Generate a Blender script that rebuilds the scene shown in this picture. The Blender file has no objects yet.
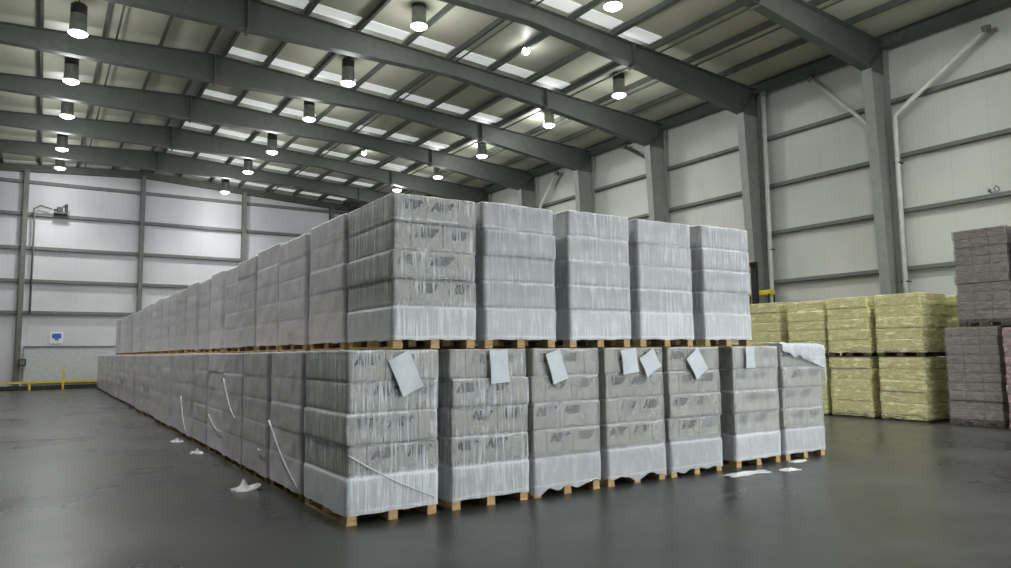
import bpy, bmesh, math, random
from mathutils import Vector, Matrix
from mathutils import noise as mnoise

# ------------------------------------------------------------------ camera, world, light
SC = bpy.context.scene
COL = SC.collection
F_PX, YAW, PITCH, ROLL = 712.283, 0.5787, 0.0943, -0.0117
CAM = Vector((-2.4691, -6.5719, 1.625))
fw = Vector((math.sin(YAW)*math.cos(PITCH), math.cos(YAW)*math.cos(PITCH), math.sin(PITCH)))
rt = Vector((math.cos(YAW), -math.sin(YAW), 0)); up = rt.cross(fw)
r2 = rt*math.cos(ROLL) + up*math.sin(ROLL); u2 = -rt*math.sin(ROLL) + up*math.cos(ROLL)
cam_data = bpy.data.cameras.new('camera'); cam_data.sensor_width = 36; cam_data.lens = F_PX/1011*36
cam_data.clip_end = 300
cam = bpy.data.objects.new('camera', cam_data); COL.objects.link(cam)
M4 = Matrix((r2, u2, -fw)).transposed().to_4x4(); M4.translation = CAM
cam.matrix_world = M4
SC.camera = cam

world = bpy.data.worlds.new('daylight'); SC.world = world; world.use_nodes = True
bg = world.node_tree.nodes['Background']
bg.inputs[0].default_value = (0.94, 0.98, 1.0, 1); bg.inputs[1].default_value = 6.2   # overcast daylight, let in by the added doorway behind the camera
SC.view_settings.view_transform = 'Standard'; SC.view_settings.look = 'None'
SC.view_settings.gamma = 1; SC.view_settings.use_curve_mapping = False
SC.view_settings.exposure = 0.15
LAMP_W, BULB_W = 500.0, 25.0      # high-bay lamps, small bulbs
SC.cycles.transparent_max_bounces = 16
SC.cycles.max_bounces = 8
SC.cycles.diffuse_bounces = 4

RND = random.Random(7)

# ------------------------------------------------------------------ materials
def lin(c):
    return tuple(((v/255)/12.92 if v/255 <= .04045 else ((v/255+.055)/1.055)**2.4) for v in c)
def new_mat(name):
    m = bpy.data.materials.new(name); m.use_nodes = True
    nt = m.node_tree; return m, nt, nt.nodes['Principled BSDF']
def N(nt, t, **kw):
    n = nt.nodes.new(t)
    for k, v in kw.items(): setattr(n, k, v)
    return n
def mapping(nt, scale, coord='Object', randomise=False):
    tc = N(nt, 'ShaderNodeTexCoord'); mp = N(nt, 'ShaderNodeMapping')
    mp.inputs['Scale'].default_value = scale
    nt.links.new(tc.outputs[coord], mp.inputs['Vector'])
    if randomise:
        oi = N(nt, 'ShaderNodeObjectInfo'); mu = N(nt, 'ShaderNodeMath', operation='MULTIPLY'); mu.inputs[1].default_value = 37
        nt.links.new(oi.outputs['Random'], mu.inputs[0]); nt.links.new(mu.outputs[0], mp.inputs['Location'])
    return mp.outputs[0]
def ramp(nt, fac, stops):
    r = N(nt, 'ShaderNodeValToRGB'); e = r.color_ramp.elements
    e[0].position, e[0].color = stops[0][0], (*stops[0][1], 1)
    e[1].position, e[1].color = stops[-1][0], (*stops[-1][1], 1)
    for p, c in stops[1:-1]:
        x = e.new(p); x.color = (*c, 1)
    nt.links.new(fac, r.inputs[0]); return r.outputs[0]
def noise(nt, vec, scale=5, detail=4, rough=.5):
    n = N(nt, 'ShaderNodeTexNoise'); n.inputs['Scale'].default_value = scale
    n.inputs['Detail'].default_value = detail; n.inputs['Roughness'].default_value = rough
    nt.links.new(vec, n.inputs['Vector']); return n.outputs['Fac']
def bump(nt, b, h, strength=.2, dist=.01):
    n = N(nt, 'ShaderNodeBump'); n.inputs['Strength'].default_value = strength; n.inputs['Distance'].default_value = dist
    nt.links.new(h, n.inputs['Height']); nt.links.new(n.outputs[0], b.inputs['Normal']); return n
def mott(name, c1, c2, scale=(3, 3, 3), ns=2, rough=.6, bmp=.1, metal=0, rnd=True, spec=.5):
    m, nt, b = new_mat(name)
    v = mapping(nt, scale, randomise=rnd); f = noise(nt, v, ns)
    nt.links.new(ramp(nt, f, [(.3, lin(c1)), (.7, lin(c2))]), b.inputs['Base Color'])
    b.inputs['Roughness'].default_value = rough; b.inputs['Metallic'].default_value = metal
    b.inputs['Specular IOR Level'].default_value = spec
    if bmp: bump(nt, b, noise(nt, v, ns*8), bmp)
    return m
MAT = {}
MAT['steel'] = mott('painted_steel', (76, 79, 75), (86, 89, 84), ns=1.5, rough=.5)
MAT['column'] = mott('column_steel_lit', (122, 127, 122), (134, 138, 132), ns=1.5, rough=.5)  # frame steel lightened in its colour for the front light on the columns
MAT['purlin'] = mott('purlin_steel', (70, 74, 68), (84, 88, 82), rough=.6)
MAT['girt'] = mott('girt_steel', (96, 99, 96), (110, 113, 110), rough=.6)
MAT['pipe'] = mott('pipe_plastic', (188, 196, 188), (206, 212, 204), rough=.4)
MAT['wood'] = mott('pallet_wood', (168, 140, 96), (206, 176, 128), scale=(4, 4, 14), ns=2, rough=.8)
MAT['wood_red'] = mott('pallet_wood_red', (168, 98, 62), (190, 122, 82), scale=(4, 4, 14), ns=2, rough=.8)
MAT['wood_dark'] = mott('dark_brown_wood', (58, 52, 42), (80, 70, 56), scale=(4, 4, 14), ns=2, rough=.9)  # dark brown, for the dark seams under the right-hand stacks
MAT['carton'] = mott('grey_carton', (156, 156, 146), (172, 172, 162), ns=1.2, rough=.8)
MAT['ink'] = mott('printed_ink', (30, 42, 38), (44, 56, 52), rough=.8, bmp=0)
MAT['paper'] = mott('white_sheet', (196, 203, 208), (212, 219, 224), rough=.5)
MAT['scrap'] = mott('white_film_scrap', (205, 208, 210), (228, 230, 232), rough=.3, ns=6, bmp=.6)
MAT['dark_metal'] = mott('dark_metal', (40, 42, 42), (60, 62, 62), rough=.5)
MAT['black'] = mott('black_rubber', (14, 14, 14), (24, 24, 24), rough=.6)
MAT['lamp_metal'] = mott('lamp_aluminium', (120, 124, 122), (150, 154, 150), rough=.35, metal=.6)
MAT['yellow_paint'] = mott('yellow_paint', (198, 182, 40), (214, 200, 60), rough=.5)
MAT['blue'] = mott('blue_sign', (60, 90, 160), (70, 100, 175), rough=.5, bmp=0)
MAT['white_sign'] = mott('white_sign', (215, 220, 228), (228, 232, 238), rough=.5, bmp=0)
MAT['yellow_carton'] = mott('yellow_sack', (168, 160, 110), (204, 199, 148), scale=(2, 2, 9), ns=2.5, rough=.7, bmp=.3)
MAT['dark_carton'] = mott('brown_grey_carton', (112, 108, 101), (152, 147, 139), scale=(3, 3, 14), ns=3, rough=.7, bmp=.3)
MAT['soffit'] = mott('door_panel', (176, 180, 182), (190, 194, 196), rough=.5)

def emissive(name, col, s):
    m, nt, b = new_mat(name)
    b.inputs['Base Color'].default_value = (.8, .8, .8, 1)
    b.inputs['Emission Color'].default_value = (*col, 1); b.inputs['Emission Strength'].default_value = s
    return m
MAT['lens'] = emissive('lit_lens', (1, 1, .97), 5)
MAT['bulb'] = emissive('lit_bulb', (.97, 1, 1), 4)
MAT['skylight'] = emissive('daylit_skylight', (.95, 1, .97), .32)

def panel_mat(name, c1, c2, axis, freq, rough=.45, joint=None):
    """insulated sheet: fine ribs, panel joints"""
    m, nt, b = new_mat(name)
    v = mapping(nt, (1, 1, 1))
    big = noise(nt, v, .35, 3)
    col = ramp(nt, big, [(.3, lin(c1)), (.7, lin(c2))])
    sx = N(nt, 'ShaderNodeSeparateXYZ'); nt.links.new(v, sx.inputs[0])
    mu = N(nt, 'ShaderNodeMath', operation='MULTIPLY'); mu.inputs[1].default_value = freq
    nt.links.new(sx.outputs[axis], mu.inputs[0])
    fr = N(nt, 'ShaderNodeMath', operation='FRACT'); nt.links.new(mu.outputs[0], fr.inputs[0])
    st = N(nt, 'ShaderNodeMath', operation='GREATER_THAN'); st.inputs[1].default_value = .975
    nt.links.new(fr.outputs[0], st.inputs[0])
    mx = N(nt, 'ShaderNodeMixRGB', blend_type='MULTIPLY'); mx.inputs[2].default_value = (.92, .92, .92, 1)
    nt.links.new(st.outputs[0], mx.inputs[0]); nt.links.new(col, mx.inputs[1])
    nt.links.new(mx.outputs[0], b.inputs['Base Color'])
    w = N(nt, 'ShaderNodeMath', operation='SINE'); m2 = N(nt, 'ShaderNodeMath', operation='MULTIPLY'); m2.inputs[1].default_value = freq*6*6.283
    nt.links.new(sx.outputs[axis], m2.inputs[0]); nt.links.new(m2.outputs[0], w.inputs[0])
    bump(nt, b, w.outputs[0], .08, .004)
    b.inputs['Roughness'].default_value = rough
    return m
MAT['wall_x'] = panel_mat('wall_sheet_back', (188, 189, 194), (204, 205, 210), 'X', 1.0)
MAT['wall_y'] = panel_mat('wall_sheet_side', (184, 187, 181), (202, 204, 197), 'Y', 1.0)
MAT['roof'] = panel_mat('roof_sheet', (176, 175, 158), (196, 195, 180), 'Y', 1.0)

def floor_mat():
    m, nt, b = new_mat('sealed_concrete')
    v = mapping(nt, (1, 1, 1))
    a = noise(nt, v, .45, 6, .6); c = noise(nt, v, 5, 5, .6)
    mx = N(nt, 'ShaderNodeMath', operation='MULTIPLY_ADD'); mx.inputs[1].default_value = .35
    nt.links.new(c, mx.inputs[0]); nt.links.new(a, mx.inputs[2])
    nt.links.new(ramp(nt, mx.outputs[0], [(.45, lin(FLOOR_D)), (.85, lin(FLOOR_L))]), b.inputs['Base Color'])
    r = ramp(nt, a, [(.35, (.24,)*3), (.7, (.42,)*3)]); nt.links.new(r, b.inputs['Roughness'])
    b.inputs['Specular IOR Level'].default_value = .5
    bump(nt, b, c, .06, .01)
    return m
FLOOR_D, FLOOR_L = (42, 44, 43), (62, 64, 62)
MAT['floor'] = floor_mat()

def film_mat(name, col, base, bottom, streak, grain=(26, 26, 2.2), graze=.35, band=.5, rough=.28):
    """stretch film: clear plastic with white crinkles; more turns of film round the lowest layer and at each layer joint"""
    m, nt, b = new_mat(name)
    L = nt.links
    v = mapping(nt, grain, randomise=True)
    n1 = noise(nt, v, 1, 3, .55)
    v2 = mapping(nt, (3.0, 3.0, 5.0), randomise=True); n2 = noise(nt, v2, 1, 4, .6)
    v3 = mapping(nt, (1, 1, 1)); sx = N(nt, 'ShaderNodeSeparateXYZ'); L.new(v3, sx.inputs[0])
    def math_(op, a, bb, cl=False):
        x = N(nt, 'ShaderNodeMath', operation=op, use_clamp=cl)
        for i, q in enumerate((a, bb)):
            if q is None: continue
            if isinstance(q, (int, float)): x.inputs[i].default_value = q
            else: L.new(q, x.inputs[i])
        return x.outputs[0]
    s1 = N(nt, 'ShaderNodeMapRange'); s1.inputs['From Min'].default_value = .46; s1.inputs['From Max'].default_value = .62
    L.new(n1, s1.inputs[0])
    s2 = N(nt, 'ShaderNodeMapRange'); s2.inputs['From Min'].default_value = .30; s2.inputs['From Max'].default_value = .62
    L.new(n2, s2.inputs[0])
    st = math_('MULTIPLY', math_('MULTIPLY', s1.outputs[0], s2.outputs[0]), streak)
    # wobbling horizontal turns
    zz = math_('ADD', sx.outputs['Z'], math_('MULTIPLY', math_('SUBTRACT', n2, .5), .10))
    low = N(nt, 'ShaderNodeMapRange'); low.inputs['From Min'].default_value = .50; low.inputs['From Max'].default_value = .43
    L.new(zz, low.inputs[0])
    fr = math_('FRACT', math_('DIVIDE', math_('SUBTRACT', zz, .144), .304), None)
    bd = math_('ABSOLUTE', math_('SUBTRACT', fr, .93), None)
    bl = N(nt, 'ShaderNodeMapRange'); bl.inputs['From Min'].default_value = .055; bl.inputs['From Max'].default_value = .0
    L.new(bd, bl.inputs[0])
    bands = math_('MULTIPLY', math_('MULTIPLY', bl.outputs[0], s2.outputs[0]), band)
    lw = N(nt, 'ShaderNodeLayerWeight'); lw.inputs[0].default_value = .35
    al = math_('ADD', math_('ADD', st, bands), base)
    al = math_('ADD', al, math_('MULTIPLY', low.outputs[0], bottom))
    al = math_('ADD', al, math_('MULTIPLY', lw.outputs['Facing'], graze))
    al = math_('MINIMUM', al, .93)
    L.new(al, b.inputs['Alpha'])
    oi = N(nt, 'ShaderNodeObjectInfo')          # every roll of film is a little lighter or greyer
    L.new(ramp(nt, oi.outputs['Random'], [(0, tuple(q*.80 for q in lin(col))), (1, lin(col))]), b.inputs['Base Color'])
    b.inputs['Roughness'].default_value = rough
    b.inputs['Specular IOR Level'].default_value = .6
    h = math_('ADD', n1, math_('MULTIPLY', n2, .8))
    bump(nt, b, h, .55, .02)
    return m
MAT['film_clear'] = film_mat('film_clear', (212, 216, 219), .24, .42, .16, grain=(12,12,4))
MAT['film_milky'] = film_mat('film_milky', (216, 221, 226), .43, .22, .30, grain=(30, 30, 2.5))
MAT['film_dense'] = film_mat('film_dense', (214, 211, 216), .72, .08, .12, grain=(5, 5, 5), graze=.25, band=.16)
MAT['film_crinkle'] = film_mat('film_crinkle', (220, 226, 228), .24, .42, .55, grain=(38, 38, 2.0))
MAT['film_yellow'] = film_mat('film_yellow', (234, 233, 180), .28, 0, .45, grain=(4, 4, 16), graze=.1, band=.3)
MAT['film_smoke'] = film_mat('film_smoke', (148, 145, 144), .16, 0, .35, grain=(6, 6, 14), graze=.15, band=.3)
MAT['film_pink'] = film_mat('film_pink', (190, 166, 172), .2, 0, .8, grain=(14, 14, 8), graze=.15, band=.3)

# ------------------------------------------------------------------ builders
def mesh_obj(name, bm, mat, parent=None, smooth=False, link=True):
    me = bpy.data.meshes.new(name); bm.normal_update(); bm.to_mesh(me); bm.free()
    if mat is not None: me.materials.append(mat)
    if smooth:
        for p in me.polygons: p.use_smooth = True
    o = bpy.data.objects.new(name, me)
    if link: COL.objects.link(o)
    if parent: o.parent = parent
    return o
def add_box(bm, x0, x1, y0, y1, z0, z1, bevel=0):
    r = bmesh.ops.create_cube(bm, size=1)
    vs = r['verts']
    for v in vs:
        v.co = Vector(((x0+x1)/2 + v.co.x*(x1-x0), (y0+y1)/2 + v.co.y*(y1-y0), (z0+z1)/2 + v.co.z*(z1-z0)))
    if bevel:
        es = list({e for v in vs for e in v.link_edges})
        bmesh.ops.bevel(bm, geom=es, offset=bevel, segments=1, affect='EDGES')
def add_prism(bm, pts, y0, y1):
    """closed x-z outline swept in y"""
    a = [bm.verts.new((x, y0, z)) for x, z in pts]; b = [bm.verts.new((x, y1, z)) for x, z in pts]
    n = len(pts)
    bm.faces.new(a); bm.faces.new(b[::-1])
    for i in range(n): bm.faces.new((a[i], b[i], b[(i+1) % n], a[(i+1) % n]))
def add_tube(bm, pts, r, seg=8, r_end=None):
    pts = [Vector(p) for p in pts]; rings = []
    for i, p in enumerate(pts):
        d = (pts[min(i+1, len(pts)-1)] - pts[max(i-1, 0)]).normalized()
        a = d.orthogonal().normalized() if i == 0 else (pa - d*pa.dot(d)).normalized()
        pa = a; b = d.cross(a)
        rr = r if r_end is None else r + (r_end-r)*i/(len(pts)-1)
        rings.append([bm.verts.new(p + (a*math.cos(t) + b*math.sin(t))*rr) for t in [2*math.pi*k/seg for k in range(seg)]])
    for q in range(len(rings)-1):
        for k in range(seg):
            bm.faces.new((rings[q][k], rings[q][(k+1) % seg], rings[q+1][(k+1) % seg], rings[q+1][k]))
    bm.faces.new(rings[0][::-1]); bm.faces.new(rings[-1])
def add_lathe(bm, prof, seg=24, cx=0, cy=0):
    rings = []
    for r, z in prof:
        rings.append([bm.verts.new((cx + r*math.cos(2*math.pi*k/seg), cy + r*math.sin(2*math.pi*k/seg), z)) for k in range(seg)])
    for q in range(len(rings)-1):
        for k in range(seg):
            bm.faces.new((rings[q][k], rings[q][(k+1) % seg], rings[q+1][(k+1) % seg], rings[q+1][k]))
    if prof[0][0] > 1e-4: bm.faces.new(rings[0][::-1])
    if prof[-1][0] > 1e-4: bm.faces.new(rings[-1])
def box_obj(name, dims, mat, parent=None, bevel=0):
    bm = bmesh.new(); add_box(bm, *dims, bevel=bevel); return mesh_obj(name, bm, mat, parent)
def empty(name, loc=(0, 0, 0), rz=0):
    o = bpy.data.objects.new(name, None); o.empty_display_size = .2; o.location = loc; o.rotation_euler = (0, 0, rz)
    COL.objects.link(o); return o
def tag(o, label, cat, group=None, kind=None):
    if label: o['label'] = label
    if cat: o['category'] = cat
    if group: o['group'] = group
    if kind: o['kind'] = kind
    return o
def structure(o):
    o['kind'] = 'structure'; return o
def copy_tree(o, parent=None):
    c = o.copy(); COL.objects.link(c); c.parent = parent
    for ch in kids.get(o.name, ()):
        copy_tree(ch, c)
    return c
kids = {}
def own(parent, child):
    kids.setdefault(parent.name, []).append(child); child.parent = parent; return child
def register(root):
    """remember a finished prototype's tree for copying"""
    for ch in root.children:
        kids.setdefault(root.name, []).append(ch); register(ch)

# ------------------------------------------------------------------ room shell
XL, XR, YN, YB, RIDGE = -14.6, 18.8, -14.0, 36.6, 2.1
def roof_z(x): return 11.92 - .0576*abs(x-RIDGE)
structure(box_obj('floor', (XL-.2, XR+.2, YN-10, YB+.2, -.2, 0), MAT['floor']))
FR = [-4.5, .05, 4.6, 9.15, 13.7, 18.25, 22.8, 27.35, 31.9, 36.3]
GZ = [2.2, 3.9, 5.6, 7.25, 8.95]
# right wall with its girts
wr = structure(box_obj('wall_right', (XR, XR+.15, YN, YB+.15, 0, roof_z(XR)), MAT['wall_y']))
for z in GZ:
    for i in range(len(FR)-1):
        bm = bmesh.new(); y0, y1 = FR[i]+.02, FR[i+1]-.02
        add_box(bm, XR-.2, XR-.001, y0, y1, z-.055, z-.047); add_box(bm, XR-.2, XR-.001, y0, y1, z+.047, z+.055)
        add_box(bm, XR-.2, XR-.19, y0, y1, z-.047, z+.047)
        mesh_obj('girt', bm, MAT['girt'], wr)
wl = structure(box_obj('wall_left', (XL-.15, XL, YN, YB+.15, 0, roof_z(XL)), MAT['wall_y']))
# unseen front wall, added with its doorway to steer daylight onto the pallet fronts
bm = bmesh.new()
add_box(bm, XL, 3.0, YN-.15, YN, 0, roof_z(XL)); add_box(bm, 15.0, XR, YN-.15, YN, 0, roof_z(XR)); add_box(bm, 3.0, 15.0, YN-.15, YN, 6.0, roof_z(XL))
structure(mesh_obj('wall_front_added', bm, MAT['dark_metal']))  # kept dark so it bounces little light into the pallet gaps
# back wall (gable)
bm = bmesh.new()
add_prism(bm, [(XL, 0), (XR, 0), (XR, roof_z(XR)), (RIDGE, roof_z(RIDGE)), (XL, roof_z(XL))], YB, YB+.15)
bmesh.ops.recalc_face_normals(bm, faces=bm.faces)
wb = structure(mesh_obj('wall_back', bm, MAT['wall_x']))
BX = [-14.2, -8.8, -3.35, 1.95, 7.3, 12.6, 18.2]
for x in BX:
    bm = bmesh.new(); zt = roof_z(x)-.5
    add_box(bm, x-.11, x+.11, YB-.34, YB-.325, 0, zt); add_box(bm, x-.11, x+.11, YB-.016, YB-.001, 0, zt)
    add_box(bm, x-.008, x+.008, YB-.325, YB-.016, 0, zt)
    mesh_obj('wall_column', bm, MAT['girt'], wb)
for z in (3.85, 5.45, 7.12, 8.85, 10.5):
    for i in range(len(BX)-1):
        bm = bmesh.new(); a, b_ = BX[i]+.115, BX[i+1]-.115
        add_box(bm, a, b_, YB-.2, YB-.001, z-.08, z-.07); add_box(bm, a, b_, YB-.2, YB-.001, z+.07, z+.08)
        add_box(bm, a, b_, YB-.2, YB-.19, z-.07, z+.07)
        mesh_obj('girt', bm, MAT['girt'], wb)
# end rafter of the gable
bm = bmesh.new()
for s in (-1, 1):
    pts = [(RIDGE, roof_z(RIDGE)-.25), (RIDGE+s*16.6, roof_z(18.7)-.25), (RIDGE+s*16.6, roof_z(18.7)-.6), (RIDGE, roof_z(RIDGE)-.6)]
    add_prism(bm, pts, YB-.32, YB-.06)
bmesh.ops.recalc_face_normals(bm, faces=bm.faces)
mesh_obj('gable_beam', bm, MAT['purlin'], wb)
# ceiling
bm = bmesh.new()
add_prism(bm, [(XL-.15, roof_z(XL-.15)), (RIDGE, roof_z(RIDGE)), (XR+.15, roof_z(XR+.15)), (XR+.15, roof_z(XR)+.15), (RIDGE, roof_z(RIDGE)+.15), (XL-.15, roof_z(XL)+.15)], YN, YB+.15)
bmesh.ops.recalc_face_normals(bm, faces=bm.faces)
ceil = structure(mesh_obj('ceiling', bm, MAT['roof']))
PX = [RIDGE+.28, 3.78, 5.4, 7.0, 8.6, 10.2, 11.8, 13.4, 15.0, 16.7]
for x in PX + [2*RIDGE-q for q in PX]:
    bm = bmesh.new(); z = roof_z(x); w = .045 if abs(x-11.8) > .1 else .09
    d = .2 if abs(x-11.8) > .1 else .3
    for i in range(len(FR)-1):
        pass
    add_box(bm, x-.01, x+.01, YN, YB, z-.2, z-.004)
    add_box(bm, x-w, x+w, YN, YB, z-.205, z-.193)
    mesh_obj('purlin', bm, MAT['purlin'], ceil)
for x in (XR-.35, 2*RIDGE-XR+.35):
    bm = bmesh.new(); z = roof_z(x)
    add_box(bm, x-.16, x+.16, YN, YB-.35, z-.42, z-.40); add_box(bm, x-.16, x+.16, YN, YB-.35, z-.06, z-.04)
    add_box(bm, x-.02, x+.02, YN, YB-.35, z-.40, z-.06)
    mesh_obj('eave_beam', bm, MAT['purlin'], ceil)
# conduits run beside three of the purlins
for x in (8.82, 13.65, 15.25, -.85):
    bm = bmesh.new(); add_tube(bm, [(x, YN, roof_z(x)-.23), (x, YB-.4, roof_z(x)-.23)], .03, 6)
    mesh_obj('conduit', bm, MAT['purlin'], ceil)
# translucent roof sheets ahead of every frame
xs = sorted(PX)
for k, y in enumerate(FR):
    if y < 8: continue
    for i in range(len(xs)-1):
        if xs[i] > 12: continue
        a, b_ = xs[i]+.1, xs[i+1]-.1
        bm = bmesh.new()
        pts = [(a, roof_z(a)-.004), (b_, roof_z(b_)-.004), (b_, roof_z(b_)-.022), (a, roof_z(a)-.022)]
        add_prism(bm, pts, y-.62, y-.06); bmesh.ops.recalc_face_normals(bm, faces=bm.faces)
        mesh_obj('skylight_panel', bm, MAT['skylight'], ceil)

# ------------------------------------------------------------------ portal frames
def top_z(x): return 11.70 - .0576*abs(x-RIDGE)
def bot_z(u):   # u = distance from the ridge
    P = [(0, 10.78), (6.6, 10.82), (10.5, 10.42), (15.55, 9.8)]
    for (a, za), (b_, zb) in zip(P, P[1:]):
        if u <= b_: return za + (zb-za)*(u-a)/(b_-a)
    return P[-1][1]
HF = .15  # half flange width
def flange(bm, p, q, t=.022, h=HF):
    p = Vector((p[0], 0, p[1])); q = Vector((q[0], 0, q[1])); d = (q-p).normalized(); n = Vector((-d.z, 0, d.x))*t/2
    vs = []
    for y in (-h, h):
        for c in (p+n, q+n, q-n, p-n): vs.append(bm.verts.new((c.x, y, c.z)))
    a, b_ = vs[:4], vs[4:]
    bm.faces.new(a); bm.faces.new(b_[::-1])
    for i in range(4): bm.faces.new((a[i], b_[i], b_[(i+1) % 4], a[(i+1) % 4]))
def portal(y):
    root = empty('steel_frame', (RIDGE, y, 0))
    for s in (1, -1):
        bm = bmesh.new(); us = [0, 3.3, 6.6, 10.5, 15.55]
        low = [(s*u, bot_z(u)) for u in us]; hi = [(s*0, 11.70), (s*16.5, top_z(RIDGE+16.5))]
        add_prism(bm, low + [(s*16.5, 9.8), (s*16.5, hi[1][1]), (0, 11.70)], -.006, .006)
        for a, b_ in zip(low, low[1:]): flange(bm, a, b_)
        flange(bm, hi[0], hi[1])
        bmesh.ops.recalc_face_normals(bm, faces=bm.faces)
        mesh_obj('rafter', bm, MAT['steel'], root)
        bm = bmesh.new()
        add_prism(bm, [(s*15.55, 9.8), (s*16.0, 0), (s*16.5, 0), (s*16.5, 9.8)], -.006, .006)
        flange(bm, (s*15.55, 9.8), (s*16.0, 0)); flange(bm, (s*16.49, top_z(RIDGE+16.5)), (s*16.49, 0))
        add_box(bm, *sorted((s*15.9, s*16.6)), -.22, .22, 0, .03)
        bmesh.ops.recalc_face_normals(bm, faces=bm.faces)
        mesh_obj('column', bm, MAT['column'], root)
        bm = bmesh.new()
        flange(bm, (s*15.56, 9.82), (s*16.47, top_z(RIDGE+16.5)-.03), .03, HF*.9)
        bmesh.ops.recalc_face_normals(bm, faces=bm.faces)
        mesh_obj('knee_stiffener', bm, MAT['purlin'], root)
        for u in ((0.0, 10.5) if s > 0 else (10.5,)):
            bm = bmesh.new()
            add_box(bm, s*u-.022, s*u+.022, -HF-.01, HF+.01, bot_z(u)-.09, top_z(RIDGE+u)+.01)
            mesh_obj('splice_plate', bm, MAT['purlin'], root)
    return root
FL = {-4.5: 'grey tapered steel roof frame nearest the camera, behind the view',
      .05: 'grey tapered steel roof frame level with the front of the pallet block',
      4.6: 'grey steel frame with the big right column beside the bent white downpipe',
      9.15: 'grey steel frame whose right column stands beside the straight white downpipe',
      13.7: 'grey steel frame third from the right, column rising behind the upper pallets',
      18.25: 'grey steel frame fourth from the right, column top seen above the upper pallets',
      22.8: 'grey steel frame fifth from the right, its knee just above the stack',
      27.35: 'grey steel roof frame second before the gable frame, seen at far left',
      31.9: 'grey steel roof frame last before the back wall'}
for y in FR[:-1]:
    tag(portal(y), FL[y], 'steel frame')

# ------------------------------------------------------------------ pipes on the right wall
def pipe(pts, r, label, name='downpipe', mat='pipe', clips=()):
    root = empty(name, pts[-1]); o = Vector(pts[-1])
    bm = bmesh.new(); add_tube(bm, [Vector(p)-o for p in pts], r, 10); mesh_obj('pipe', bm, MAT[mat], root, True)
    for c in clips:
        c = Vector(c)-o; bm = bmesh.new(); add_box(bm, c.x-.09, c.x+.12, c.y-.1, c.y+.1, c.z-.02, c.z+.02)
        mesh_obj('clip', bm, MAT['dark_metal'], root)
    bm = bmesh.new(); p = Vector(pts[0])-o; add_lathe(bm, [(r*1.5, -.08), (r*1.5, .08)], 12)
    for v in bm.verts: v.co += p
    mesh_obj('coupling', bm, MAT['girt'], root)
    return tag(root, label, 'pipe')
pipe([(18.5, 1.75, 10.1), (18.42, 4.25, 8.45), (18.42, 4.27, 8.2), (18.42, 4.27, 0)], .075, 'long white downpipe bending down beside the nearest big column', clips=[(18.45, 4.27, 7.0), (18.45, 4.27, 3.5)])
pipe([(18.5, 6.95, 10.45), (18.45, 5.0, 8.3), (18.45, 4.95, 8.1), (18.45, 4.95, 0)], .065, 'short slanting white pipe running down behind the nearest big column')
pipe([(18.45, 8.78, 10.5), (18.45, 8.78, 5), (18.45, 8.78, 0)], .075, 'straight white downpipe standing beside the second column', clips=[(18.48, 8.78, 5.0)])
pipe([(18.5, 15.9, 10.4), (18.5, 14.0, 9.2), (18.5, 14.0, 0)], .06, 'dark slanting pipe under the eave by the third column', mat='purlin')
pipe([(18.5, 20.8, 10.3), (18.5, 22.4, 8.7), (18.5, 22.4, 0)], .09, 'white slanting downpipe under the eave just above the second upper pallet')

# ------------------------------------------------------------------ lamps
def make_lamp():
    root = empty('high_bay_lamp')
    bm = bmesh.new(); add_lathe(bm, [(.31, 0), (.285, .03), (.27, .06), (.262, .50), (.26, .52)], 28); mesh_obj('reflector', bm, MAT['lamp_metal'], root, True)
    bm = bmesh.new(); add_lathe(bm, [(.26, .525), (.26, .80), (.20, .84), (.06, .86)], 20); mesh_obj('ballast_housing', bm, MAT['dark_metal'], root, True)
    bm = bmesh.new(); add_lathe(bm, [(.305, .0), (.30, -.03), (.20, -.08), (.02, -.10)], 28); mesh_obj('lens', bm, MAT['lens'], root, True)
    return root
ld = bpy.data.lights.new('lamp_light', 'SPOT'); ld.energy = LAMP_W*2.2; ld.spot_size = math.radians(150); ld.spot_blend = .8; ld.shadow_soft_size = .28; ld.color = (1, .985, .95)
lu = bpy.data.lights.new('lamp_spill', 'POINT'); lu.energy = LAMP_W*.24; lu.shadow_soft_size = .28; lu.color = (.97, 1, .97)
lb = bpy.data.lights.new('bulb_light', 'POINT'); lb.energy = BULB_W; lb.shadow_soft_size = .1; lb.color = (.95, 1, 1)
lamp0 = make_lamp(); register(lamp0); used = []
def lamp(x, y, z, label, s=1.0):
    o = lamp0 if not used else copy_tree(lamp0); used.append(1)
    o.location = (x, y, z); o.scale = (.8, .8, 1)
    h = roof_z(x) - z
    bm = bmesh.new(); add_tube(bm, [(0, 0, min(.84, h-.05)), (0, 0, h)], .022, 8); add_box(bm, -.14, .14, -.03, .03, h-.03, h)
    mesh_obj('hanger', bm, MAT['dark_metal'], o)
    tag(o, label, 'lamp', 'round high-bay lamps hanging under the roof')
    for d, dz in ((ld, -.1), (lu, -.35)):
        l = bpy.data.objects.new('lamp_light', d); l.location = (0, 0, dz); COL.objects.link(l); l.parent = o
W_ = ['nearest and largest', 'second', 'third', 'fourth', 'fifth, farthest']
LEFT = [(78, 34), (71, 82), (67, 117), (62, 150), (60, 169)]
def ray_at(px, py, y=None, z=None):
    d = fw + r2*(px-505.5)/F_PX - u2*(py-284)/F_PX
    t = (y-CAM.y)/d.y if y is not None else (z-CAM.z)/d.z
    return CAM + d*t
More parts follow.
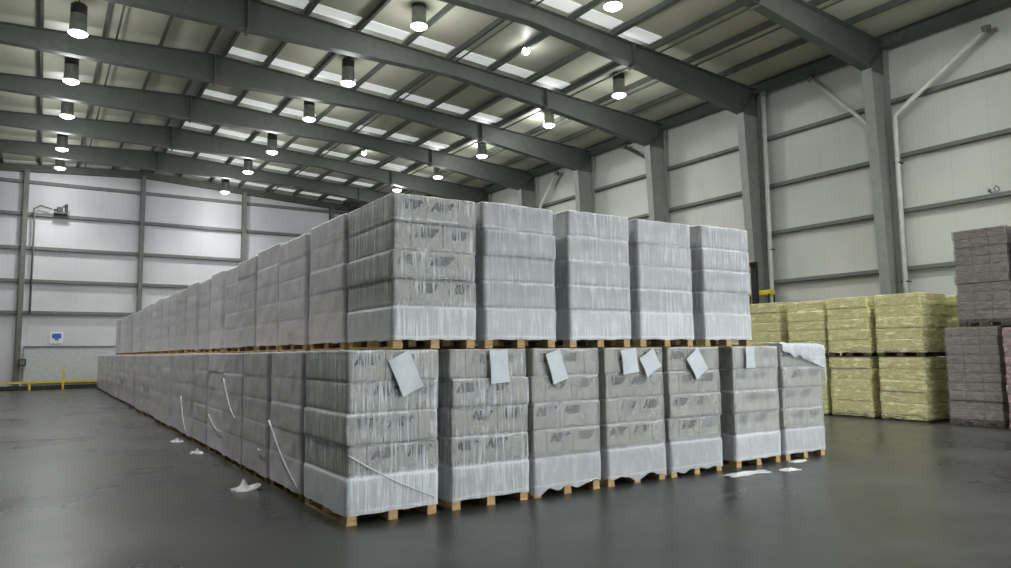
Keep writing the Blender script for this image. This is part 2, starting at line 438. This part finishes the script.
rows = [   # pixel of each lit lens and the bay it hangs in
 ('left', [(78, 33, 15.9), (71, 81, 20.5), (67, 116, 25.0), (62, 149, 29.6), (60, 168, 34.0)]),
 ('middle', [(419, 26, 11.4), (348, 83, 15.9), (309, 119, 20.5), (272, 152, 25.0), (248, 172, 29.6), (225, 192, 34.2)]),
 ('right', [(613, 6, 6.85), (619, 95, 11.4), (549, 125, 15.9), (482, 156, 20.5), (438, 177, 25.0), (397, 190, 28.6)])]
ordw = ['nearest lamp', 'second lamp', 'third lamp', 'fourth lamp', 'fifth lamp', 'sixth lamp']
for nm, L in rows:
    for i, p in enumerate(L):
        q = ray_at(p[0], p[1], y=p[2])
        lamp(q.x, q.y, q.z, f'{ordw[i]} of the {nm} row of round high-bay lamps under the roof')
added_lamps = [(-2.4, 11.4, 10.7, 'left row, out of view above the left side pallets'), (-2.4, 6.85, 10.7, 'left row, second beyond the view'), (-2.4, 2.3, 10.7, 'left row, third beyond the view'),  # unseen lamps, added along the rows to brighten the pallet faces
        (5.9, 6.85, 10.7, 'middle row, first above the view'), (5.9, 2.3, 10.7, 'middle row, second above the view'),
        (5.9, -2.25, 10.7, 'middle row, third above the view'), (13.7, 2.3, 10.3, 'right row, above the dark stacks'), (13.7, -2.25, 10.3, 'right row, behind the dark stacks'),
        (5.9, -6.8, 10.7, 'middle row, behind the camera'), (13.7, -6.8, 10.3, 'right row, behind the camera'), (5.9, -11.3, 10.7, 'middle row, farthest behind the camera')]
for x, y, z, t in added_lamps: lamp(x, y, z, 'added round high-bay lamp of the ' + t)
def bulb(x, y, z, label):
    root = empty('round_bulb_lamp', (x, y, z))
    bm = bmesh.new(); bmesh.ops.create_uvsphere(bm, u_segments=16, v_segments=10, radius=.13); mesh_obj('bulb', bm, MAT['bulb'], root, True)
    bm = bmesh.new(); add_tube(bm, [(0, 0, .12), (0, 0, roof_z(x)-z)], .03, 8); mesh_obj('socket', bm, MAT['dark_metal'], root)
    l = bpy.data.objects.new('bulb_light', lb); l.location = (0, 0, -.2); COL.objects.link(l); l.parent = root
    tag(root, label, 'lamp')
for (px, py), lab in zip([(526, 51), (537, 116), (477, 144), (364, 153)],
        ['small round bulb alone on the roof right of the middle lamps', 'small round bulb close left of the third lamp of the right row',
         'small round bulb close left of the fourth lamp of the right row', 'small round bulb on the roof above the upper pallet corner']):
    p = ray_at(px, py, z=11.25); bulb(p.x, p.y, p.z, lab)

# ------------------------------------------------------------------ back wall fittings
yb = YB-.2
d = empty('sliding_door', (-1.5, YB-.1, 0))
bm = bmesh.new(); add_box(bm, -1.6, 2.6, -.05, -.01, .35, 2.1); mesh_obj('door_leaf', bm, MAT['soffit'], d)
bm = bmesh.new(); add_box(bm, -1.65, 2.65, -.09, .0, 2.1, 2.16); mesh_obj('top_rail', bm, MAT['girt'], d)
tag(d, 'low pale grey sliding panel along the foot of the back wall', 'door')
r = empty('guard_rail', (-1.6, YB-.7, 0))
bm = bmesh.new(); add_box(bm, -4, 3.4, -.05, .05, .32, .42); mesh_obj('rail', bm, MAT['yellow_paint'], r)
for x in (-3.9, -1.2, .2, 3.3):
    bm = bmesh.new(); add_box(bm, x-.05, x+.05, -.045, .045, 0, .32 if x != .2 else 1.0); mesh_obj('post', bm, MAT['yellow_paint'], r)
bm = bmesh.new(); add_box(bm, -4, 3.4, .06, .3, 0, .2, bevel=.02); mesh_obj('kerb', bm, MAT['dark_metal'], r)
tag(r, 'low yellow guard rail with a dark kerb along the back wall', 'rail')
s = empty('wall_sign', (-1.75, YB-.03, 2.6))
bm = bmesh.new(); add_box(bm, -.28, .28, -.02, 0, -.3, .3); mesh_obj('sign_board', bm, MAT['white_sign'], s)
bm = bmesh.new(); add_box(bm, -.2, .2, -.03, -.02, -.05, .2); add_box(bm, -.08, .08, -.03, -.02, -.15, -.05); mesh_obj('sign_emblem', bm, MAT['blue'], s)
tag(s, 'small white sign with a blue mark high on the back wall panel', 'sign')
s = empty('switch_box', (-3.15, YB-.42, 1.35))
bm = bmesh.new(); add_box(bm, -.16, .16, -.12, .07, -.18, .18, bevel=.01); mesh_obj('box_body', bm, MAT['dark_metal'], s)
bm = bmesh.new(); add_box(bm, -.1, .1, -.14, -.12, -.12, .12); mesh_obj('box_door', bm, MAT['girt'], s)
tag(s, 'small dark switch box at the foot of the leftmost back wall column', 'switch box')
s = empty('wall_fan_unit', (-1.8, YB-.4, 9.0))
bm = bmesh.new(); add_box(bm, -.35, .25, -.2, .18, -.08, .0); mesh_obj('bracket', bm, MAT['dark_metal'], s)
bm = bmesh.new(); add_box(bm, -.2, .05, -.16, .14, .0, .28, bevel=.03); add_tube(bm, [(-.35, 0, .1), (-.2, 0, .15)], .06, 10); mesh_obj('motor_body', bm, MAT['dark_metal'], s)
bm = bmesh.new(); add_tube(bm, [(.2, -.05, .0), (.2, -.05, .45)], .07, 10); add_tube(bm, [(.05, -.05, .3), (.2, -.05, .38)], .04, 8); mesh_obj('nozzle', bm, MAT['dark_metal'], s)
tag(s, 'small dark motor unit sitting on a girt high on the back wall', 'machine')
bm = bmesh.new(); add_tube(bm, [(-2.2, YB-.35, 9.15), (-2.7, YB-.35, 9.3), (-3.0, YB-.35, 9.1), (-2.95, YB-.35, 8.5), (-2.95, YB-.3, 3.8)], .045, 8)
tag(mesh_obj('cable_conduit', bm, MAT['girt'], None, True), 'thin grey conduit dropping from the motor unit down the back wall', 'pipe')

# ------------------------------------------------------------------ wrapped pallets
def text_mesh(body, size):
    cu = bpy.data.curves.new('t', 'FONT'); cu.body = body; cu.size = size; cu.align_x = 'CENTER'; cu.extrude = .0004; cu.offset = .011; cu.shear = .2
    o = bpy.data.objects.new('t', cu); COL.objects.link(o)
    dg = bpy.context.evaluated_depsgraph_get(); dg.update()
    me = bpy.data.meshes.new_from_object(o.evaluated_get(dg)); bpy.data.objects.remove(o)
    me.transform(Matrix.Rotation(math.pi/2, 4, 'X')); me.materials.clear(); me.materials.append(MAT['ink']); return me
MARK = text_mesh('A550', .12)
cache = {}
def cached(key, fn):
    if key not in cache: cache[key] = fn()
    return cache[key]
def box_mesh(dx, dy, dz, mat, bevel=.006):
    """centred in x and y, base at z = 0"""
    def f():
        bm = bmesh.new(); add_box(bm, -dx/2, dx/2, -dy/2, dy/2, 0, dz, bevel=bevel)
        me = bpy.data.meshes.new('box'); bm.to_mesh(me); bm.free(); me.materials.append(MAT[mat]); return me
    return cached(('box', round(dx, 3), round(dy, 3), round(dz, 3), mat), f)
def inst(name, me, parent, loc, rz=0):
    o = bpy.data.objects.new(name, me); COL.objects.link(o); o.parent = parent; o.location = loc; o.rotation_euler = (0, 0, rz); return o
PH = .144
MAT['wood_side'] = mott('grey_pallet_wood', (112, 98, 68), (150, 130, 92), scale=(4, 4, 14), ns=2, rough=.8)
def pallet_base(root, W, D, full, mat='wood'):
    def deck():
        bm = bmesh.new()
        n = 6
        for i in range(n):
            c = -D/2+.05 + (D-.1)*i/(n-1); add_box(bm, -W/2, W/2, c-.05, c+.05, PH-.022, PH)
        for x in (-W/2+.05, 0, W/2-.05): add_box(bm, x-.05, x+.05, -D/2, D/2, PH-.044, PH-.022)
        for x in (-W/2+.05, 0, W/2-.05): add_box(bm, x-.05, x+.05, -D/2, D/2, 0, .022)
        if not full:
            for x in (-W/2+.05, 0, W/2-.05):
                for y in (-D/2+.07, 0, D/2-.07): add_box(bm, x-.05, x+.05, y-.07, y+.07, .022, PH-.044)
        me = bpy.data.meshes.new('wooden_pallet'); bm.to_mesh(me); bm.free(); me.materials.append(MAT[mat]); return me
    p = inst('wooden_pallet', cached(('pal', W, D, full, mat), deck), root, (0, 0, 0))
    if full:
        bl = box_mesh(.1, .14, .078, mat, .004)
        for x in (-W/2+.05, 0, W/2-.05):
            for y in (-D/2+.07, 0, D/2-.07): inst('block', bl, p, (x, y, .022))
    return p
def shifts(seed, layers, lsh=.014):
    rr = random.Random(seed)
    return [(0, 0)] + [(rr.uniform(-1, 1)*lsh, rr.uniform(-1, 1)*lsh) for _ in range(layers)]
def film_mesh(W, D, z0, z1, seed, mat, layers, rag=0.0, fine=True, amp=.008, lsh=.014, pinch=.012):
    """closed sleeve of film, folded in over the top edge, with pinches at the layer joints"""
    rr = random.Random(seed); st = .045 if fine else .11
    nx, ny = max(4, int(W/st)), max(4, int(D/st)); per = []
    for i in range(nx): per.append((-W/2 + W*i/nx, -D/2, 0, -1))
    for i in range(ny): per.append((W/2, -D/2 + D*i/ny, 1, 0))
    for i in range(nx): per.append((W/2 - W*i/nx, D/2, 0, 1))
    for i in range(ny): per.append((-W/2, D/2 - D*i/ny, -1, 0))
    lh = (z1-PH)/layers; sh = shifts(seed, layers, lsh)
    zs = [z0] if not fine else [z0, z0+(PH-z0)*.5]
    for L_ in range(layers): zs += [PH + (L_+t_)*lh for t_ in ((.0, .05, .13, .3, .5, .7, .87, .95) if fine else (.02, .12, .5, .88))]
    zs.append(z1); nz = len(zs)-1; bm = bmesh.new(); rings = []
    sd = seed*13.7
    n = len(per)
    for j in range(nz+1):
        z = zs[j]; ring = []
        f = max(0, (z-PH))/lh; li = min(layers-1, int(f)); t = f-li
        edge = math.exp(-(min(t, 1-t)/.05)**2) if (li > 0 or t > .5) and z < z1-.01 else 0
        for k, (x, y, nxx, nyy) in enumerate(per):
            corner = 1 if (k in (0, nx, nx+ny, 2*nx+ny)) else 0
            v = mnoise.noise(Vector((x*3+sd, y*3, z*4)))*amp + mnoise.noise(Vector((x*16+sd, y*16, z*3)))*amp*.5
            o = .014 + v - pinch*edge
            dx, dy = (nxx, nyy)
            if corner: dx, dy = (-1 if x < 0 else 1)*.55, (-1 if y < 0 else 1)*.55
            zz = z
            if j == 0: zz = z + rag*mnoise.noise(Vector((x*7+sd, y*7, 3.3))) * 1.6
            ring.append(bm.verts.new((x+dx*o+sh[li][0], y+dy*o+sh[li][1], zz)))
        rings.append(ring)
    for s_, dz in ((.985, .012), (.90, .008), (.80, .004)):
        rings.append([bm.verts.new((v.co.x*s_, v.co.y*s_, z1 + dz + mnoise.noise(Vector((v.co.x*8+sd, v.co.y*8, s_*9)))*.008)) for v in rings[nz]])
    for a, b_ in zip(rings, rings[1:]):
        for k in range(n): bm.faces.new((a[k], a[(k+1) % n], b_[(k+1) % n], b_[k]))
    bm.normal_update(); me = bpy.data.meshes.new('stretch_film'); bm.to_mesh(me); bm.free(); me.materials.append(MAT[mat])
    for p in me.polygons: p.use_smooth = True
    return me
BAYS = [[.2, .4, .4], [.4, .4, .2], [.2, .4, .4], [.4, .4, .2]]
def load(x0, y0, z, film, label, W=1.0, D=1.3, H=1.664, layers=5, full=True, carton='carton', marks=True, seed=1, rag=.010, z_film=.088,
         group='wrapped pallets of cartons in the big block', wood='wood', cat='wrapped pallet', rz=0, nb=None, cell=.32):
    """x0,y0 = lower left front corner"""
    root = empty('wrapped_pallet', (x0+W/2, y0+D/2, z), rz)
    rr = random.Random(seed*31+5)
    pallet_base(root, W-.05, D-.06, full, wood)
    lh = (H-PH-.012)/layers; Wi, Di = W-.058, D-.072; sh = shifts(seed % 5+1, layers, .004 if film == 'film_dense' else .014)
    for L in range(layers):
        ox, oy = sh[L]; zl = PH + L*lh + .001
        if not full:
            inst('carton_layer', box_mesh(Wi, Di, lh-.004, carton, .008), root, (ox, oy, zl)); continue
        bays = (nb[L % len(nb)] if nb else BAYS[(L+seed) % 2]); tot = sum(bays)
        rows_ = max(2, round(Di/cell)); dy = Di/rows_
        for j in range(rows_):
            xx = -Wi/2
            for q, w in enumerate(bays):
                w = w/tot*Wi
                if j in (0, rows_-1) or q in (0, len(bays)-1):
                    c = inst('carton', box_mesh(w-.004, dy-.004, lh-.004, carton), root, (xx+w/2+ox, -Di/2+dy*(j+.5)+oy, zl))
                    if marks and j == 0 and w > .3:
                        inst('printed_mark', MARK, c, (.0, -(dy-.004)/2-.0022, lh*.52))
                xx += w
    key = (W, D, H, film, seed % 5, layers, rag, full, z_film)
    soft = dict(amp=.011, lsh=.004, pinch=.003) if film == 'film_dense' else {}
    me = cached(('film',)+key, lambda: film_mesh(W-.04, D-.055, z_film, H-.022, seed % 5+1, film, layers, rag, full, **soft))
    inst('stretch_film', me, root, (0, 0, 0))
    tag(root, label, cat, group)
    return root

ORD = ['first', 'second', 'third', 'fourth', 'fifth', 'sixth', 'seventh', 'eighth', 'ninth', 'tenth', 'eleventh', 'twelfth', 'thirteenth',
       'fourteenth', 'fifteenth', 'sixteenth', 'seventeenth', 'eighteenth', 'nineteenth', 'twentieth', 'twenty-first', 'twenty-second',
       'twenty-third', 'twenty-fourth', 'twenty-fifth', 'twenty-sixth', 'twenty-seventh']
H1 = 1.664
LX = [0.0]
for g in (.1307, .0342, .081, .0624, .255, .0816): LX.append(LX[-1]+1.0+g)
front = []
desc = ['at the near corner, with a film rope slanting across it', 'with a sheet hung straight on its top right', 'with a bent sheet hung at its top left',
        'with two sheets hung on its top', 'with a slanted sheet just left of the wide dark gap', 'just right of the wide dark gap, narrow sheet on top',
        'at the right end, loose film crumpled over its open top']
for i, x in enumerate(LX):
    fm = 'film_crinkle' if i < 2 else 'film_clear'
    front.append(load(x, 0, 0, fm, 'lower front wrapped pallet ' + desc[i], seed=i+1, H=H1,
                      rag=(.05 if i in (2, 3, 4) else .010), z_film=(.07 if i in (2, 3, 4) else .09), wood='wood', D=1.32))
UX = [.47, 1.55, 2.72, 3.85, 5.04]
udesc = ['at the left corner, its film full of bright vertical folds', 'second from the left corner', 'third and middle one of five', 'fourth from the left corner', 'at the right end']
for i, x in enumerate(UX):
    load(x, 0.01, H1, 'film_crinkle' if i < 1 else 'film_milky', 'upper front wrapped pallet ' + udesc[i], seed=i+11, H=(1.60, 1.622, 1.645, 1.64, 1.67)[i], wood='wood', D=1.28)
# left side, lower tier
LY = [1.36, 2.70, 4.04, 5.38, 6.72, 8.06, 9.4] ; 
LYS = [1.36, 2.70, 3.84, 4.92, 6.2, 7.52, 8.82]
k = 1
y = 1.36; ys = []
while y < 33.5:
    ys.append(y); y += 1.335
for i, yy in enumerate(ys):
    load(RND.uniform(-.035, .03), yy+RND.uniform(-.02, .02), 0, 'film_dense', f'{ORD[i+1]} lower wrapped pallet back from the near corner along the left side',
         seed=i+21, wood='wood_side', full=i < 5, marks=False, H=H1+RND.uniform(-.01, .0), D=1.31)
y = 1.33; ys2 = []
while y < 29.5:
    ys2.append(y); y += 1.335
for i, yy in enumerate(ys2):
    load(.47+RND.uniform(-.045, .04), yy+RND.uniform(-.03, .02), H1, 'film_dense', f'{ORD[i+1]} upper wrapped pallet back from the near corner along the left side',
         seed=i+51, full=i < 5, marks=False, H=1.60+RND.uniform(-.05, .03), D=1.30-(.12 if i in (5, 9) else 0))
# unseen second rows, put in to keep the gaps between pallets dark
for i, x in enumerate(LX[1:]):
    load(x, 1.38, 0, 'film_dense', f'lower wrapped pallet hidden directly behind the {ORD[i+1]} lower front one', seed=i+81, full=False, H=H1, D=1.31)
for i, x in enumerate(UX[1:]):
    load(x, 1.34, H1, 'film_dense', f'upper wrapped pallet hidden directly behind the {ORD[i+1]} upper front one', seed=i+91, full=False, H=1.6, D=1.30)

# sheets hung over the top edge of the lower front pallets (x, z corners on the front face)
def sheet(i, cx, w, h, ang, curl=.0):
    root = front[i]; bm = bmesh.new(); n = 8; g = []
    ca, sa = math.cos(ang), math.sin(ang)
    for a in range(n+1):
        row = []
        for b_ in range(7):
            u = (b_/6-.5)*w; v = -a/n*h; x = u*ca - v*sa; z = u*sa + v*ca
            row.append(bm.verts.new((x, -.03 - .01*math.sin(a/n*3.1+b_*.6) - curl*(a/n)**2*.06, z)))
        g.append(row)
    for a in range(n):
        for b_ in range(6): bm.faces.new((g[a][b_], g[a+1][b_], g[a+1][b_+1], g[a][b_+1]))
    o = mesh_obj('paper_sheet', bm, MAT['paper'], root)
    o.location = (cx-.5, -.655, H1-.012-abs(sa)*w/2)
sheet(0, .53, .25, .40, .42)
sheet(1, .58, .24, .36, .06)
sheet(2, .28, .22, .36, .30)
sheet(3, .36, .26, .30, .12); sheet(3, .66, .28, .27, .5)
sheet(4, .42, .27, .34, .6)
sheet(5, .34, .2, .30, .0)
# rope-like tails of twisted film
def rope(parent, p, q, r, face='front', n=14, sag=.03):
    bm = bmesh.new(); P = []
    for i in range(n+1):
        t = i/n; a = Vector(p).lerp(Vector(q), t); a.z -= sag*math.sin(math.pi*t); P.append(a)
    add_tube(bm, P, r, 6, r*.5)
    mesh_obj('film_tail', bm, MAT['scrap'], parent, True)
rope(front[0], (-.48, -.665, .66), (.45, -.665, .17), .009)
side = [o for o in COL.objects if o.get('label', '').endswith('lower wrapped pallet back from the near corner along the left side')]
rope(side[0], (-.515, .60, .80), (-.515, -.62, .15), .013, sag=.06)
rope(side[1], (-.515, -.3, .40), (-.515, -.62, .46), .01)
rope(side[2], (-.515, .50, 1.25), (-.515, -.3, .70), .014, sag=.08)
rope(side[3], (-.515, .40, .62), (-.515, -.62, .42), .009, sag=.07)
rope(side[5], (-.515, .5, .8), (-.515, -.2, .15), .011, sag=.1)
# loose crumpled film over the last lower pallet
bm = bmesh.new(); g = []
for a in range(31):
    row = []
    u = -.50 + 1.5*a/30                     # runs past the right edge and hangs down that side
    for b_ in range(25):
        s_ = 1.45*b_/24                      # from the back, over the front edge
        n3 = mnoise.noise(Vector((u*5, s_*5, 4)))
        side_d = max(0, u-.49); front_d = max(0, s_-.95)
        lim = max(.02, .10 + .26*(u+.5) + .10*mnoise.noise(Vector((u*6, 2, 1))))
        z_ = .022 + .05*abs(n3)*math.exp(-((u+.35)/.3)**2) + .015*abs(mnoise.noise(Vector((u*11, s_*9, 4))))
        z_ -= min(side_d, .34)*.95 + min(front_d, lim)
        x_ = min(u, .49) + (.012 + .02*abs(n3) + .03*math.sin(min(1, side_d/.3)*3) if side_d > 0 else 0)
        y_ = -.66 + max(0, .95-s_) - (.012 + .03*abs(mnoise.noise(Vector((u*12, s_*4, 9)))) if front_d > 0 else 0)
        row.append(bm.verts.new((x_, y_, z_)))
    g.append(row)
for a in range(30):
    for b_ in range(24): bm.faces.new((g[a][b_], g[a+1][b_], g[a+1][b_+1], g[a][b_+1]))
o = mesh_obj('loose_top_film', bm, MAT['film_milky'], front[6], True); o.location = (0, 0, H1)
# scraps of film on the floor
def scrap(x, y, w, d, h, label, seed):
    bm = bmesh.new(); g = []; n = 12
    for a in range(n+1):
        row = []
        for b_ in range(n+1):
            u, v = a/n-.5, b_/n-.5; e = 1 - max(abs(u), abs(v))*2
            nz = mnoise.noise(Vector((u*4+seed, v*4, seed)))
            row.append(bm.verts.new((u*w*(1+.5*nz), v*d*(1+.6*mnoise.noise(Vector((u*3, v*3+seed, 2)))), .004 + max(0, h*e*(.55+1.2*nz)))))
        g.append(row)
    for a in range(n):
        for b_ in range(n): bm.faces.new((g[a][b_], g[a+1][b_], g[a+1][b_+1], g[a][b_+1]))
    o = mesh_obj('plastic_scrap', bm, MAT['scrap']); o.location = (x, y, 0)
    tag(o, label, 'plastic scrap')
scrap(-.30, 2.55, .34, .30, .13, 'crumpled white film scrap on the floor beside the left side pallets', 1.3)
scrap(-.22, 6.3, .2, .22, .09, 'small white film scrap farther back along the left side pallets', 4.1)
scrap(-.22, 8.2, .2, .22, .09, 'white film scrap on the floor beyond the other two at the left side', 7.7)
scrap(5.35, -.35, .75, .22, .03, 'flat white film strip on the floor before the wide dark gap', 2.2)
scrap(6.0, -.5, .3, .16, .04, 'small bright film scrap farthest out on the floor at right', 9.2)
scrap(6.75, -.12, .35, .14, .03, 'thin film strip on the floor at the rightmost front pallet', 5.2)

# ------------------------------------------------------------------ yellow stacks by the right wall
YG = 'yellow wrapped stacks along the right wall'
NBY = [[.5, .5, .5], [.25, .5, .5, .25]]
YY = [1.38, 2.58, 3.70, 4.95, 6.1, 7.25]
yd = ['nearest the dark stacks', 'second from the dark stacks', 'third from the dark stacks', 'fourth from the dark stacks', 'fifth from the dark stacks', 'sixth from the dark stacks']
for i, yy in enumerate(YY):
    D_ = 1.12 if i else 1.12
    load(13.4+RND.uniform(0, .05), yy, 0, 'film_yellow', 'lower yellow wrapped stack ' + yd[i], W=1.15, D=1.03, H=1.40, layers=5, carton='yellow_carton', marks=False,
         seed=i+101, z_film=.05, wood='wood_dark', group=YG, nb=NBY, full=i < 4, cell=.34)
    load(13.4+RND.uniform(0, .06), yy+RND.uniform(-.03, .02), 1.40, 'film_yellow', 'upper yellow wrapped stack ' + yd[i], W=1.15, D=1.05, H=1.40+RND.uniform(-.02, .04), layers=5, carton='yellow_carton', marks=False,
         seed=i+111, z_film=.10, wood='wood_dark', group=YG, nb=NBY, full=i < 4, cell=.34)
for i, yy in enumerate((.75, 1.95, 3.1)):
    for q, z in enumerate((0, 1.40)):
        load(14.8, yy, z, 'film_yellow', ('lower', 'upper')[q] + ' yellow wrapped stack in the second row behind the ' + ('dark stacks', 'nearest yellow one', 'second yellow one')[i],
             W=1.15, D=1.05, H=1.38, layers=5, carton='yellow_carton', marks=False, seed=i+121+q, z_film=.10, wood='wood_dark', group=YG, full=False)
# dark stacks
DG = 'dark brown-grey wrapped stacks at the right edge'
NBD = [[.5, .5], [.33, .34, .33]]
load(13.4, -.08, 0, 'film_smoke', 'lower dark brown-grey wrapped stack next to the yellow stacks', W=1.15, D=1.05, H=2.02, layers=10, carton='dark_carton', marks=False, seed=131, wood='wood_dark', z_film=.03, group=DG, nb=NBD, cell=.34)
load(13.45, -.33, 2.02, 'film_smoke', 'upper dark brown-grey wrapped stack next to the yellow stacks', W=1.1, D=1.03, H=2.0, layers=10, carton='dark_carton', marks=False, seed=132, wood='wood_dark', z_film=.06, group=DG, nb=NBD, cell=.34)
load(13.2, -1.25, 0, 'film_pink', 'lower dark stack with shiny pinkish film at the right edge', W=1.15, D=1.05, H=1.98, layers=10, carton='dark_carton', marks=False, seed=133, wood='wood_dark', z_film=.03, group=DG, nb=NBD, cell=.34)
load(13.45, -1.42, 1.98, 'film_smoke', 'upper dark wrapped stack at the very right edge', W=1.1, D=1.03, H=2.05, layers=10, carton='dark_carton', marks=False, seed=134, wood='wood_dark', z_film=.06, group=DG, nb=NBD, cell=.34)

# small fittings on the right wall
def clutter(x, y, z, label, s=1):
    bm = bmesh.new(); r_ = random.Random(int(y*10))
    for q in range(4):
        P = [Vector((0, r_.uniform(-.1, .1)*s, 0))]
        for t in range(4): P.append(P[-1] + Vector((r_.uniform(-.02, .02), r_.uniform(-.12, .12)*s, r_.uniform(.0, .09)*s)))
        add_tube(bm, P, .012, 5)
    o = mesh_obj('wire_tangle', bm, MAT['dark_metal']); o.location = (x, y, z); tag(o, label, 'wire')
clutter(18.68, 1.95, 5.68, 'thin dark wires lying on the girt at upper right', .8)

# lift truck parked between the yellow stacks and the wall
p = ray_at(754, 262, y=8.2); q = ray_at(762, 291, y=8.2)
t = empty('lift_truck', (p.x, 8.2, 0))
bm = bmesh.new()
for dx in (-.0, -.5): add_box(bm, dx-.05, dx+.05, -.1, .1, .05, p.z)
for z in (.4, 1.6, p.z-.1): add_box(bm, -.5, 0, -.04, .04, z-.06, z+.06)
mesh_obj('mast', bm, MAT['black'], t)
bm = bmesh.new(); add_box(bm, .06, .34, -.5, .5, q.z-.16, q.z, bevel=.02); mesh_obj('overhead_guard', bm, MAT['yellow_paint'], t)
bm = bmesh.new(); add_box(bm, -.56, .40, .2, 1.6, .25, 1.1, bevel=.06); mesh_obj('truck_body', bm, MAT['yellow_paint'], t)
for dx in (.06, .32):
    for y in (-.46, .46): mesh_obj('guard_post', (lambda b: (add_box(b, dx-.02, dx+.02, y-.02, y+.02, .9 if y > 0 else .3, q.z-.12), b)[1])(bmesh.new()), MAT['black'], t)
for y in (.45, 1.35):
    for dx in (-.5, .34):
        bm = bmesh.new(); add_tube(bm, [(dx-.07, y, .22), (dx+.07, y, .22)], .22, 20); mesh_obj('wheel', bm, MAT['black'], t)
for dx in (-.35, -.15):
    bm = bmesh.new(); add_box(bm, dx-.05, dx+.05, -1.1, -.1, .05, .09); mesh_obj('fork', bm, MAT['black'], t)
tag(t, 'black mast and yellow top of a lift truck behind the yellow stacks', 'lift truck')
